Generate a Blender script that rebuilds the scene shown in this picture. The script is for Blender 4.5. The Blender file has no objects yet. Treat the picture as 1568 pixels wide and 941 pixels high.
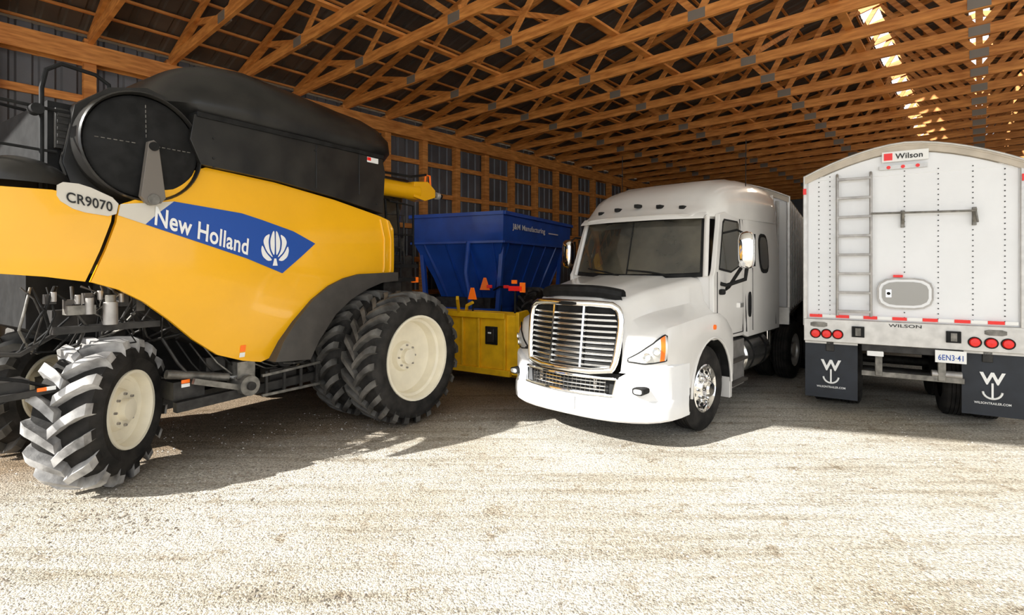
import bpy, bmesh, math, random
from mathutils import Vector, Matrix
random.seed(7)
SC=bpy.context.scene
COL=SC.collection
R=math.radians

# ------------------------------------------------------------------ materials
def mat(name,col,rough=.5,metal=0.,noise=0.,scale=6.,bump=0.,coat=0.,emit=0.,bscale=None,col2=None,spec=None):
    m=bpy.data.materials.new(name); m.use_nodes=True
    nt=m.node_tree; b=nt.nodes['Principled BSDF']
    b.inputs['Base Color'].default_value=(*col,1); b.inputs['Roughness'].default_value=rough
    b.inputs['Metallic'].default_value=metal
    if spec is not None: b.inputs['Specular IOR Level'].default_value=spec
    if coat: b.inputs['Coat Weight'].default_value=coat; b.inputs['Coat Roughness'].default_value=.05
    if emit: b.inputs['Emission Color'].default_value=(*col,1); b.inputs['Emission Strength'].default_value=emit
    if noise or bump:
        tc=nt.nodes.new('ShaderNodeTexCoord'); n=nt.nodes.new('ShaderNodeTexNoise')
        n.inputs['Scale'].default_value=scale; n.inputs['Detail'].default_value=6
        nt.links.new(tc.outputs['Object'],n.inputs['Vector'])
        if noise:
            r=nt.nodes.new('ShaderNodeValToRGB')
            c2=col2 if col2 else tuple(min(1,c*(1+noise)) for c in col)
            c1=tuple(c*(1-noise) for c in col)
            r.color_ramp.elements[0].position=.35; r.color_ramp.elements[1].position=.65
            r.color_ramp.elements[0].color=(*c1,1); r.color_ramp.elements[1].color=(*c2,1)
            nt.links.new(n.outputs['Fac'],r.inputs['Fac']); nt.links.new(r.outputs['Color'],b.inputs['Base Color'])
        if bump:
            n2=nt.nodes.new('ShaderNodeTexNoise'); n2.inputs['Scale'].default_value=bscale or scale*4; n2.inputs['Detail'].default_value=4
            nt.links.new(tc.outputs['Object'],n2.inputs['Vector'])
            bp=nt.nodes.new('ShaderNodeBump'); bp.inputs['Strength'].default_value=bump; bp.inputs['Distance'].default_value=.02
            nt.links.new(n2.outputs['Fac'],bp.inputs['Height']); nt.links.new(bp.outputs['Normal'],b.inputs['Normal'])
    return m
YEL=mat('yellow_paint',(.97,.485,.006),.26,noise=.03,scale=2,coat=.4)
YEL2=mat('yellow_paint_worn',(.93,.52,.01),.42,noise=.12,scale=5)
BLK=mat('black_plastic',(.014,.0135,.013),.34,noise=.3,scale=3,col2=(.026,.024,.021),spec=.4)
BLKM=mat('black_matte',(.011,.011,.011),.7,noise=.4,scale=9,spec=.25)
DRK=mat('dark_machinery',(.028,.026,.024),.55,.2,noise=.5,scale=10)
STEEL=mat('worn_steel',(.20,.19,.17),.45,.6,noise=.35,scale=12)
GREY=mat('grey_plastic',(.06,.053,.046),.5,noise=.15)
RUB=mat('tire_rubber',(.017,.016,.015),.82,noise=.35,scale=6,bump=.25,col2=(.032,.029,.026),spec=.25)
LUG=mat('tire_lug_dusty',(.05,.047,.043),.72,noise=.4,scale=5,bump=.2,col2=(.13,.122,.11))
LUGLIT=mat('tire_lug_dusty_sunlit',(.26,.25,.24),.7,noise=.4,scale=5,bump=.2,col2=(.56,.545,.53))  # dusty rubber, paled further to paint sunlight onto the steer tyre lugs
CREAM=mat('cream_rim',(.90,.83,.66),.4,noise=.05,scale=5)
LBL=mat('cream_label',(.66,.62,.54),.45)
BLUD=mat('decal_blue',(.010,.075,.38),.35)
WHT=mat('decal_white',(.9,.9,.88),.45)
BLKD=mat('decal_black',(.01,.01,.01),.5)
RED=mat('red_lens',(.75,.02,.015),.25,emit=.2)
ORG=mat('orange_marker',(.95,.17,.01),.35,emit=.2)
BLUE=mat('blue_paint',(.014,.085,.46),.38,noise=.15,scale=2,coat=.25)
TRK=mat('truck_white_paint',(.77,.75,.72),.26,noise=.03,scale=2,coat=.5)  # greyer than the bumper white, painting the cab's shade into its colour
BMP=mat('bumper_white',(.86,.86,.86),.35)
CHR=mat('chrome',(.93,.93,.93),.08,1.)
GLS=mat('dark_glass',(.03,.032,.03),.03,noise=.5,scale=1.3,col2=(.10,.09,.065),coat=1.)  # lighter warm patches paint reflections into the glass colour
LENS=mat('headlight_lens',(.62,.62,.6),.12,.35)
ALU=mat('aluminium',(.60,.585,.56),.38,.6,noise=.1,scale=9)
ALUD=mat('aluminium_dull',(.40,.38,.36),.42,.6,noise=.15,scale=9)
TANK=mat('fuel_tank_aluminium',(.72,.71,.69),.2,.95,noise=.06,scale=6)
PANEL=mat('trailer_white_panel',(.87,.88,.895),.36,noise=.02,scale=2)
TAN=mat('tarp_end_tan',(.56,.49,.40),.5,noise=.1,scale=5)
FLAP=mat('mudflap_rubber',(.016,.02,.028),.6,noise=.2)
def woodmat():
    m=mat('orange_wood',(.62,.27,.07),.6)
    nt=m.node_tree;b=nt.nodes['Principled BSDF']
    tc=nt.nodes.new('ShaderNodeTexCoord');mp=nt.nodes.new('ShaderNodeMapping');mp.inputs['Scale'].default_value=(1.2,1.2,9)
    n=nt.nodes.new('ShaderNodeTexNoise');n.inputs['Scale'].default_value=2.2;n.inputs['Detail'].default_value=8
    r=nt.nodes.new('ShaderNodeValToRGB');r.color_ramp.elements[0].position=.3;r.color_ramp.elements[1].position=.7
    r.color_ramp.elements[0].color=(.42,.135,.022,1);r.color_ramp.elements[1].color=(.80,.34,.08,1)
    nt.links.new(tc.outputs['Object'],mp.inputs['Vector']);nt.links.new(mp.outputs[0],n.inputs['Vector'])
    nt.links.new(n.outputs['Fac'],r.inputs['Fac']);nt.links.new(r.outputs['Color'],b.inputs['Base Color'])
    return m
WOOD=woodmat()
SHEET=mat('galvanised_sheet',(.12,.125,.135),.45,.35,noise=.15,scale=1.5)
SHEETR=mat('roof_sheet',(.095,.085,.075),.5,.3,noise=.2,scale=1.5)
GUS=mat('gusset_plate',(.25,.22,.18),.5,.4)

# ------------------------------------------------------------------ builder
class B:
    def __init__(s): s.bm=bmesh.new(); s.mats=[]; s.M=Matrix.Identity(4)
    def mi(s,m):
        if m not in s.mats: s.mats.append(m)
        return s.mats.index(m)
    def v(s,c): return s.bm.verts.new(s.M@Vector(c))
    def f(s,vs,m):
        try:
            fc=s.bm.faces.new(vs); fc.material_index=s.mi(m); return fc
        except ValueError: return None
    def box(s,c,d,m,rot=None):
        x,y,z=[q/2 for q in d]; M=Matrix.Translation(c)
        if rot: M=M@rot
        P=[s.v(M@Vector((i*x,j*y,k*z))) for i in(-1,1) for j in(-1,1) for k in(-1,1)]
        for q in((0,1,3,2),(4,6,7,5),(0,4,5,1),(2,3,7,6),(0,2,6,4),(1,5,7,3)): s.f([P[i] for i in q],m)
    def bb(s,a,b,m):
        s.box([(a[i]+b[i])/2 for i in range(3)],[abs(a[i]-b[i]) for i in range(3)],m)
    def beam(s,p,q,w,h,m,up=(0,0,1)):
        p=Vector(p);q=Vector(q);d=q-p;L=d.length;d.normalize()
        up=Vector(up); sd=d.cross(up)
        if sd.length<1e-4: sd=d.cross(Vector((1,0,0)))
        sd.normalize(); up=sd.cross(d)
        rot=Matrix((d,sd,up)).transposed().to_4x4()
        s.box((p+q)/2,(L,w,h),m,rot)
    def grid(s,rows,m,cj=False,ci=False):
        V=[[s.v(c) for c in r] for r in rows]; n=len(V);k=len(V[0])
        for i in range(n if ci else n-1):
            for j in range(k if cj else k-1):
                s.f([V[i][j],V[(i+1)%n][j],V[(i+1)%n][(j+1)%k],V[i][(j+1)%k]],m)
        return V
    def prism(s,pts,axis,a,b,m):
        def mk(p,w):
            return {'v':(p[0],w,p[1]),'u':(w,p[0],p[1]),'z':(p[0],p[1],w)}[axis]
        A=[s.v(mk(p,a)) for p in pts];C=[s.v(mk(p,b)) for p in pts];n=len(pts)
        s.f(A,m);s.f(C[::-1],m)
        for i in range(n): s.f([A[i],C[i],C[(i+1)%n],A[(i+1)%n]],m)
    def frame(s,d):
        d=Vector(d).normalized(); a=Vector((0,0,1)) if abs(d.z)<.9 else Vector((1,0,0))
        x=d.cross(a).normalized(); return d,x,x.cross(d).normalized()
    def lathe(s,prof,c,axis,m,n=32,mf=None):
        d,x,y=s.frame(axis);c=Vector(c);rows=[]
        for r,h in prof:
            r=max(r,.0008)
            rows.append([c+d*h+(x*math.cos(2*math.pi*i/n)+y*math.sin(2*math.pi*i/n))*r for i in range(n)])
        s.grid(rows,m,cj=True)
    def cyl(s,p,q,r,m,n=16,r2=None):
        p=Vector(p);q=Vector(q);L=(q-p).length; r2=r if r2 is None else r2
        s.lathe([(0,0),(r,0),(r2,L),(0,L)],p,q-p,m,n)
    def tube(s,pts,r,m,n=8):
        pts=[Vector(p) for p in pts];rows=[]
        d,x,y=s.frame(pts[1]-pts[0])
        for i,p in enumerate(pts):
            t=(pts[min(i+1,len(pts)-1)]-pts[max(i-1,0)]).normalized()
            x=(x-t*x.dot(t)).normalized();y=t.cross(x)
            rows.append([p+(x*math.cos(2*math.pi*k/n)+y*math.sin(2*math.pi*k/n))*r for k in range(n)])
        V=s.grid(rows,m,cj=True); s.f(V[0][::-1],m);s.f(V[-1],m)
    def sheet(s,poly,fn,m,step=.15,thick=0.,tn=(0,1,0)):
        t=bmesh.new(); t.faces.new([t.verts.new((p[0],p[1],0)) for p in poly])
        s._dump(t,fn,m,step,thick,tn)
    def _dump(s,t,fn,m,step,thick,tn):
        bmesh.ops.triangulate(t,faces=t.faces[:])
        xs=[v.co.x for v in t.verts];ys=[v.co.y for v in t.verts]
        for k,(lo,hi) in enumerate(((min(xs),max(xs)),(min(ys),max(ys)))):
            n=int((hi-lo)/step)
            for i in range(1,n+1):
                w=lo+i*step; co=(w,0,0) if k==0 else (0,w,0); no=(1,0,0) if k==0 else (0,1,0)
                bmesh.ops.bisect_plane(t,geom=t.verts[:]+t.edges[:]+t.faces[:],plane_co=co,plane_no=no,dist=1e-5)
        t.verts.index_update()
        V=[s.v(fn(v.co.x,v.co.y)) for v in t.verts]
        for f in t.faces: s.f([V[v.index] for v in f.verts],m)
        if thick:
            tn=Vector(tn)*thick
            W=[s.v(Vector(fn(v.co.x,v.co.y))-tn) for v in t.verts]
            for f in t.faces: s.f([W[v.index] for v in reversed(f.verts)],m)
            for e in t.edges:
                if len(e.link_faces)==1:
                    a,b=[v.index for v in e.verts]; s.f([V[a],V[b],W[b],W[a]],m)
        t.free()
    def text(s,st,width,height,fn,m,step=None,bold=.012):
        cu=bpy.data.curves.new('t','FONT');cu.body=st;cu.offset=bold;cu.space_character=1.04
        ob=bpy.data.objects.new('t',cu);COL.objects.link(ob)
        dg=bpy.context.evaluated_depsgraph_get();me=bpy.data.meshes.new_from_object(ob.evaluated_get(dg))
        t=bmesh.new();t.from_mesh(me)
        xs=[v.co.x for v in t.verts];ys=[v.co.y for v in t.verts]
        x0,x1,y0,y1=min(xs),max(xs),min(ys),max(ys)
        for v in t.verts: v.co=((v.co.x-x0)/(x1-x0)*width,(v.co.y-y0)/(y1-y0)*height,0)
        s._dump(t,fn,m,step or width,0,None)
        bpy.data.objects.remove(ob);bpy.data.curves.remove(cu);bpy.data.meshes.remove(me)
    def done(s,name,parent=None,bevel=0,ang=32,flip=True):
        if flip:
            for v in s.bm.verts: v.co.y=-v.co.y
        bmesh.ops.recalc_face_normals(s.bm,faces=s.bm.faces[:])
        me=bpy.data.meshes.new(name);s.bm.to_mesh(me);s.bm.free()
        for m in s.mats: me.materials.append(m)
        for p in me.polygons: p.use_smooth=True
        me.set_sharp_from_angle(angle=R(ang))
        o=bpy.data.objects.new(name,me);COL.objects.link(o)
        if parent: o.parent=parent
        if bevel:
            b=o.modifiers.new('bevel','BEVEL');b.width=bevel;b.segments=2;b.limit_method='ANGLE';b.angle_limit=R(40)
        return o
def empty(name,theta,P):
    e=bpy.data.objects.new(name,None);COL.objects.link(e);e.empty_display_size=.3
    e.location=(P[0],P[1],0);e.rotation_euler=(0,0,R(90-theta));return e
def lerp(t,x):
    if x<=t[0][0]:return t[0][1]
    for (a,b),(c,d) in zip(t,t[1:]):
        if x<=c: return b+(d-b)*(x-a)/(c-a)
    return t[-1][1]
def chaikin(p,it=1):
    for _ in range(it):
        q=[];n=len(p)
        for i in range(n):
            a=p[i];b=p[(i+1)%n]
            q+= [(a[0]*.8+b[0]*.2,a[1]*.8+b[1]*.2),(a[0]*.2+b[0]*.8,a[1]*.2+b[1]*.8)]
        p=q
    return p

# ------------------------------------------------------------------ wheels
def ag_wheel(b,pos,yaw,Rr,w,rim,nl=22,deep=.2,lug=.06,lw=.045,LM=None):
    LM=LM or LUG
    old=b.M.copy(); b.M=old@Matrix.Translation(pos)@Matrix.Rotation(yaw,4,'Z')
    rb=Rr-lug
    pr=[(rim,-.03),(rim+.02,0.0),(rim+.06,.012),((rim+rb)/2,.03),(rb-.09,.02),(rb-.02,-.02),(rb,-.08),(rb+.005,-w/2),(rb,-w+.08),(rb-.02,-w+.02),(rb-.09,-w-.02),((rim+rb)/2,-w-.03),(rim+.02,-w),(rim,-w+.03)]
    b.lathe(pr,(0,0,0),(0,1,0),RUB,56)
    for side in(0,1):
        for i in range(nl):
            ph=2*math.pi*(i+.5*side)/nl; rows=[]
            sg=1 if side==0 else -1
            st=[(.0,-.02,Rr-.004,rb-.02),(.35,.10,Rr,rb-.02),(.8,.19,Rr-.004,rb-.03),(1.0,.225,Rr-.03,rb-.06),(1.06,.235,Rr-.10,rb-.12)]
            for fr,dp,ro,ri in st:
                vv=-w/2+sg*fr*w/2*.97+(-sg*.02 if fr==0 else 0)
                hw=lw if fr<.9 else lw*1.2
                ring=[]
                for rr,pp in((ri,-hw*1.25),(ro,-hw),(ro,hw),(ri,hw*1.25)):
                    a=ph-dp*1.15+pp*.8/max(Rr,.6)
                    ring.append((rr*math.cos(a),vv,rr*math.sin(a)))
                rows.append(ring)
            V=b.grid(rows,LM,cj=True);b.f(V[0],LM);b.f(V[-1][::-1],RUB)
    b.lathe([(rim+.015,-.005),(rim+.012,.012),(rim-.015,.008),(rim-.03,-.03),(rim-.035,-.09),(rim-.065,-.11),(rim-.075,-deep),(rim-.12,-deep-.02),(.20,-deep-.03),(.17,-deep+.03),(.10,-deep+.03),(.095,-deep+.09),(.0,-deep+.095)],(0,0,0),(0,1,0),CREAM,48)
    b.lathe([(rim,-w-.01),(rim-.03,-w+.03),(rim-.07,-w+.2),(.0,-w+.2)],(0,0,0),(0,1,0),CREAM,32)
    for i in range(8):
        a=2*math.pi*i/8; c=(.145*math.cos(a),-deep+.03,.145*math.sin(a))
        b.cyl(c,(c[0],c[1]+.025,c[2]),.012,ALUD,6)
    b.M=old
def road_wheel(b,pos,Rr,w,rimm,front=True,yaw=0):
    old=b.M.copy(); b.M=old@Matrix.Translation(pos)@Matrix.Rotation(yaw,4,'Z')
    rim=.29*Rr/.52
    pr=[(rim,-.01),(rim+.03,.004),((rim+Rr)/2,.012),(Rr-.05,.0),(Rr-.012,-.02)]
    k=5
    for i in range(k):
        a=-.03-(w-.06)*i/k; c=-.03-(w-.06)*(i+.8)/k; d=-.03-(w-.06)*(i+1)/k
        pr+=[(Rr,a),(Rr,c)]
        if i<k-1: pr+=[(Rr-.015,c-.003),(Rr-.015,d+.001)]
    pr+=[(Rr-.05,-w),((rim+Rr)/2,-w-.01),(rim,-w+.01)]
    b.lathe(pr,(0,0,0),(0,1,0),RUB,44)
    if front: rp=[(rim+.005,.0),(rim-.01,.008),(rim-.025,-.02),(rim-.035,-.05),(rim-.06,-.055),(.13,-.01),(.12,.0),(.10,.01),(.095,.06),(.075,.085),(0,.09)]
    else: rp=[(rim+.005,.0),(rim-.02,-.02),(rim-.05,-.14),(.13,-.16),(.12,-.02),(0,-.01)]
    b.lathe(rp,(0,0,0),(0,1,0),rimm,36)
    for i in range(10):
        a=2*math.pi*i/10
        if front:
            c=(.155*math.cos(a),-.03,.155*math.sin(a)); b.cyl(c,(c[0],.02,c[2]),.016,CHR,8)
            c=((rim-.085)*math.cos(a+.3),-.06,(rim-.085)*math.sin(a+.3)); b.cyl(c,(c[0],-.032,c[2]),.024,BLKM,12)
    b.M=old

# ================================================================== BARN
TH=41.8; dL=Vector((math.sin(R(TH)),math.cos(R(TH)),0)); dT=Vector((math.cos(R(TH)),-math.sin(R(TH)),0))
D=12.0; ZE=6.0; S0,S1=-5.0,34.0; SP=1.27
def W(t,s,z): return dT*t+dL*s+Vector((0,0,z))
barnM=Matrix((dT,dL,Vector((0,0,1)))).transposed().to_4x4()
def barn_done(b,name,clipY=None,bevel=0):
    if clipY is not None:
        inv=barnM.inverted()
        co=inv@Vector((0,clipY,0)); no=inv.to_3x3()@Vector((0,1,0))
        bmesh.ops.bisect_plane(b.bm,geom=b.bm.verts[:]+b.bm.edges[:]+b.bm.faces[:],plane_co=co,plane_no=no,clear_inner=True)
    o=b.done(name,bevel=bevel,flip=False); o.matrix_world=barnM; return o
def roofz(t): return 9.25-.25*abs(t)
def floormat():
    m=bpy.data.materials.new('gravel_ground');m.use_nodes=True;nt=m.node_tree;b=nt.nodes['Principled BSDF'];b.inputs['Roughness'].default_value=.95
    b.inputs['Specular IOR Level'].default_value=.2
    N=nt.nodes.new;L=nt.links.new
    tc=N('ShaderNodeTexCoord')
    def noise(sc,det,src=None,rough=.55):
        n=N('ShaderNodeTexNoise');n.inputs['Scale'].default_value=sc;n.inputs['Detail'].default_value=det;n.inputs['Roughness'].default_value=rough
        L(src or tc.outputs['Object'],n.inputs['Vector']);return n
    def vor(sc):
        n=N('ShaderNodeTexVoronoi');n.inputs['Scale'].default_value=sc;L(tc.outputs['Object'],n.inputs['Vector']);return n
    def ramp(src,p0,c0,p1,c1):
        r=N('ShaderNodeValToRGB');e=r.color_ramp.elements;e[0].position=p0;e[1].position=p1;e[0].color=(*c0,1);e[1].color=(*c1,1);L(src,r.inputs['Fac']);return r.outputs[0]
    def math_(op,a,c):
        k=N('ShaderNodeMath');k.operation=op
        for i,q in enumerate((a,c)):
            if isinstance(q,(int,float)): k.inputs[i].default_value=q
            else: L(q,k.inputs[i])
        return k.outputs[0]
    mp=N('ShaderNodeMapping');mp.inputs['Rotation'].default_value=(0,0,R(-40));mp.inputs['Scale'].default_value=(.35,4.5,1);L(tc.outputs['Object'],mp.inputs['Vector'])
    n1=noise(.5,5);n2=noise(1.4,8,mp.outputs[0],.65);n3=noise(40,8,rough=.8);n5=noise(4.5,8,rough=.75)
    v=vor(72);v2=vor(160)
    c=ramp(n3.outputs['Fac'],.35,(.22,.20,.17),.60,(.76,.735,.675))
    def mul(a,c,fac=1.):
        k=N('ShaderNodeMix');k.data_type='RGBA';k.blend_type='MULTIPLY'
        if isinstance(fac,float): k.inputs[0].default_value=fac
        else: L(fac,k.inputs[0])
        L(a,k.inputs[6]);L(c,k.inputs[7]);return k.outputs[2]
    c=mul(c,ramp(n2.outputs['Fac'],.35,(.70,.67,.62),.52,(1,1,1)))
    c=mul(c,ramp(n1.outputs['Fac'],.32,(.84,.79,.71),.55,(1,1,1)))
    c=mul(c,ramp(n5.outputs['Fac'],.33,(.52,.45,.37),.45,(1,1,1)))
    vr=N('ShaderNodeSeparateColor');L(v.outputs['Color'],vr.inputs[0])
    c=mul(c,ramp(vr.outputs[0],.0,(.62,.61,.59),.5,(1.04,1.03,1.01)))
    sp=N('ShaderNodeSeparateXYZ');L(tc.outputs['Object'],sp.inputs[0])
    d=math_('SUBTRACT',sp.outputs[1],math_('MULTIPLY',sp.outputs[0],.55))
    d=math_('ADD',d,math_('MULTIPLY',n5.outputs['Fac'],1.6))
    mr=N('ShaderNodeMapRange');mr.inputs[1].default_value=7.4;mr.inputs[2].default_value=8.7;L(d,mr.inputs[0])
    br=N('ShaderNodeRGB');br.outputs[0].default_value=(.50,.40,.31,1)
    c=mul(c,br.outputs[0],mr.outputs[0])  # brown soil tint that also paints shade in beyond the ground shadow edge
    L(c,b.inputs['Base Color'])
    h=math_('SUBTRACT',math_('MULTIPLY',n2.outputs['Fac'],1.4),math_('MULTIPLY',v.outputs['Distance'],.5))
    h=math_('SUBTRACT',h,math_('MULTIPLY',v2.outputs['Distance'],.25));h=math_('ADD',h,math_('MULTIPLY',n5.outputs['Fac'],1.2))
    bp=N('ShaderNodeBump');bp.inputs['Strength'].default_value=.8;bp.inputs['Distance'].default_value=.018;L(h,bp.inputs['Height']);L(bp.outputs[0],b.inputs['Normal'])
    return m
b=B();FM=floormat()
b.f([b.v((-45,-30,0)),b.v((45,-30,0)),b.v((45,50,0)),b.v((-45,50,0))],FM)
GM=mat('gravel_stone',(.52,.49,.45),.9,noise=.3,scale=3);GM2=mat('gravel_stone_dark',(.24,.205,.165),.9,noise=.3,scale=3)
def stone(c,r,m):
    V=[b.v(c+Vector(q)*r*random.uniform(.7,1.3)) for q in((1,0,0),(0,1,0),(-1,0,0),(0,-1,0),(0,0,.7),(0,0,-.4))]
    for q in((0,1,4),(1,2,4),(2,3,4),(3,0,4)): b.f([V[k] for k in q],m)
for i in range(14000):
    y=2.8+4.4*random.random()**1.5; x=(random.random()*2-1)*(y*1.05+.3)
    r=.003+.010*random.random()**4
    stone(Vector((x,y,r*.1)),r,GM2 if random.random()<.25 else GM)
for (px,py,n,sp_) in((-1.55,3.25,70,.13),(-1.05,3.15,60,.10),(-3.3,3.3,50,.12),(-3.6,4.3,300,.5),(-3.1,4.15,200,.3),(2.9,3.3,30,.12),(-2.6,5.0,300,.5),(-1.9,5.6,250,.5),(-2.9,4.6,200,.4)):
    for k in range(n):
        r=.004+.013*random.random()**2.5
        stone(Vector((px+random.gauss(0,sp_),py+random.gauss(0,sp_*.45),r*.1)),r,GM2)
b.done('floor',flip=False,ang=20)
def corr(b,m,s0,s1,fn,pitch=.3,h=.03):
    s=s0; prof=[]
    while s<s1:
        prof+=[(s,0),(s+pitch*.62,0),(s+pitch*.72,h),(s+pitch*.9,h)]; s+=pitch
    b.grid([[fn(s,o,k) for s,o in prof] for k in(0,1)],m)
b=B();corr(b,SHEET,S0,S1,lambda s,o,k:(-D-.12-o,s,k*(ZE+.2)));barn_done(b,'wall_left')
b=B();corr(b,SHEET,14,S1,lambda s,o,k:(D+.12+o,s,k*(ZE+.2)));barn_done(b,'wall_right')
b=B()
b.f([b.v((-D-.15,S1,0)),b.v((D+.15,S1,0)),b.v((D+.15,S1,roofz(D))),b.v((0,S1,roofz(0))),b.v((-D-.15,S1,roofz(D)))],SHEET)
barn_done(b,'wall_back')
b=B()
s=S0+.6; ns=[]
while s<S1: ns.append(s);s+=SP
for s in ns: b.bb((-D-.1,s-.09,0),(-D+.1,s+.09,ZE+.1),WOOD)
for z in(.35,1.3,2.25,3.2,4.15,5.05): b.bb((-D-.11,S0,z-.07),(-D-.06,S1,z+.07),WOOD)
b.bb((-D+.1,S0,ZE-.34),(-D+.15,S1,ZE),WOOD);b.bb((-D-.15,S0,ZE-.34),(-D-.1,S1,ZE),WOOD)
barn_done(b,'wall_frame_timber',bevel=.006)
b=B()
bot=[-12,-9.2,-6.4,-3.4,0,3.4,6.4,9.2,12]; top=[-10.6,-7.8,-4.9,-1.9,1.9,4.9,7.8,10.6]
for s in ns:
    b.beam((-D,s,ZE+.09),(D,s,ZE+.09),.065,.19,WOOD)
    for sg in(-1,1): b.beam((sg*D,s,roofz(D)-.11),(0,s,roofz(0)-.11),.05,.15,WOOD,up=(0,0,1))
    for i,t in enumerate(top):
        zt=roofz(t)-.14
        b.beam((bot[i],s+.045,ZE+.1),(t,s+.045,zt),.04,.11,WOOD);b.beam((t,s+.045,zt),(bot[i+1],s+.045,ZE+.1),.04,.11,WOOD)
    b.beam((0,s+.04,ZE+.1),(0,s+.04,roofz(0)-.1),.04,.10,WOOD)
    for t in bot[1:-1]: b.bb((t-.14,s-.04,ZE+.01),(t+.14,s+.08,ZE+.17),GUS)
for t in(-7.8,-4.9,-1.7,1.7,4.9): b.beam((t,S0,ZE+.21),(t,S1,ZE+.21),.13,.045,WOOD)
for k in range(0,24,4):
    for t in(-6.4,-3.4,3.4):
        if k+3<len(ns): b.beam((t+.1,ns[k],ZE+.22),(t+.1,ns[k+3],roofz(t)-.3),.04,.1,WOOD)
barn_done(b,'roof_trusses',clipY=4.6)
b=B()
for i in range(-20,21):
    t=i*.6
    b.beam((t,S0,roofz(t)-.02),(t,S1,roofz(t)-.02),.05,.04,WOOD)
barn_done(b,'roof_purlins',clipY=4.6)
b=B()
def rs(t0,t1,s0,s1): corr(b,SHEETR,s0,s1,lambda s,o,k:((t0,t1)[k],s,roofz((t0,t1)[k])+.02+o),pitch=.3,h=.025)
rs(-D-.4,-2.35,S0,S1);rs(-2.35,-1.95,S0,10.5);rs(-1.95,-.22,S0,S1);rs(-.22,0,S0,10);rs(.22,D+.4,S0,S1);rs(0,.22,S0,10)
barn_done(b,'roof',clipY=4.2)
ELEV=32;kd=5.92/math.tan(R(ELEV))
b=B()
ax,ay=2.67-.85*kd,6.80-.53*kd
def aY(x): return ay-.307*(x-ax)
P=[(-18,aY(-18)),(16,aY(16)),(16,7.3),(-18,7.3)]
b.prism(P,'z',5.92,5.98,mat('sun_blocker',(.7,.7,.68),.6));b.done('sun_blocker_slab',flip=False)  # unseen slab added to shape the sun's shadow edge on the ground

# ================================================================== COMBINE
E=empty('combine_harvester',33,(-1.2,6.7))
def cs(u,z,off=0):
    v=-.72-.10*(z-2.2)**2-.18*max(0,-3.3-u)**2-.5*max(0,u-.05)**2+off
    return (u,v,z)
def csm(u,z,off=0):
    p=cs(u,z,off);return (u,-4.1-p[1],z)
main=[(-3.0,2.55),(-2.86,2.62),(-2.6,2.75),(-2.42,2.93),(-2.236,3.01),(-1.5,2.96),(-.7,2.85),(.02,2.71),(.22,2.66),(.31,2.55),(.31,1.93),(.0,1.92),(-.37,1.90),(-.62,1.85),(-.82,1.76),(-1.05,1.60),(-1.27,1.36),(-1.42,1.16),(-1.5,.98),(-1.6,.95),(-1.82,1.0),(-2.09,1.10),(-2.347,1.29),(-2.583,1.51),(-2.80,1.69),(-3.0,1.81),(-3.2,1.88),(-3.1,2.15),(-3.02,2.4)]
rear=[(-3.04,2.55),(-3.06,2.4),(-3.14,2.15),(-3.24,1.885),(-3.5,1.93),(-3.9,1.97),(-4.0,2.1),(-4.0,2.5),(-3.9,2.62),(-3.45,2.63)]
for fn,n,th in((cs,'right',1),(csm,'left',-1)):
    b=B()
    b.sheet(main,fn,YEL,.13,.05,(0,th,0)); b.sheet(rear,fn,YEL,.13,.05,(0,th,0))
    b.done('side_panel_'+n,E,bevel=.012,ang=40)
b=B()
o1=lambda u,z:cs(u,z,.006)
b.sheet([(-2.555,2.63),(-1.9,2.575),(-1.67,2.52),(-1.3,2.42),(-1.01,2.29),(-1.2,2.13),(-1.437,1.94),(-1.853,2.10),(-2.3,2.24),(-2.64,2.345),(-2.8,2.395),(-2.7,2.5)],o1,BLUD,.12)
b.sheet([(-2.99,2.56),(-2.555,2.63),(-2.7,2.5),(-2.8,2.395),(-3.01,2.46)],o1,LBL,.12)
b.sheet(chaikin([(-3.43,2.56),(-3.42,2.70),(-3.25,2.70),(-3.0,2.59),(-3.03,2.44),(-3.3,2.47)]),lambda u,z:cs(u,z,.012),LBL,.1,.02,(0,1,0))
ca,sa=math.cos(R(-16.5)),math.sin(R(-16.5))
b.text('New Holland',.92,.175,lambda x,y:cs(-2.73+x*ca-y*sa*.3,2.395+x*sa+y,.013),WHT,.1,bold=.02)
ca2,sa2=math.cos(R(-10)),math.sin(R(-10))
b.text('CR9070',.32,.085,lambda x,y:cs(-3.37+x*ca2,2.54+x*sa2+y,.02),BLKD,.1,bold=.016)
cx,cz=-1.53,2.225
o2=lambda u,z:cs(u,z,.011)
def lobe(pts): b.sheet(chaikin(pts,2),o2,WHT,.08)
lobe([(cx-.01,cz-.10),(cx-.055,cz-.02),(cx-.062,cz+.08),(cx-.03,cz+.175),(cx-.008,cz+.19),(cx-.006,cz+.05)])
lobe([(cx+.01,cz-.10),(cx+.006,cz+.05),(cx+.008,cz+.19),(cx+.03,cz+.175),(cx+.062,cz+.08),(cx+.055,cz-.02)])
for sg in(1,-1):
    lobe([(cx+sg*.02,cz-.12),(cx+sg*.07,cz-.03),(cx+sg*.082,cz+.07),(cx+sg*.06,cz+.155),(cx+sg*.12,cz+.12),(cx+sg*.145,cz+.06),(cx+sg*.10,cz-.05)])
    lobe([(cx+sg*.03,cz-.14),(cx+sg*.11,cz-.06),(cx+sg*.155,cz+.03),(cx+sg*.168,cz-.03),(cx+sg*.15,cz-.10),(cx+sg*.09,cz-.15)])
b.sheet([(cx-.03,cz-.20),(cx+.03,cz-.20),(cx+.012,cz-.12),(cx-.012,cz-.12)],o2,WHT,.1)
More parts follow.
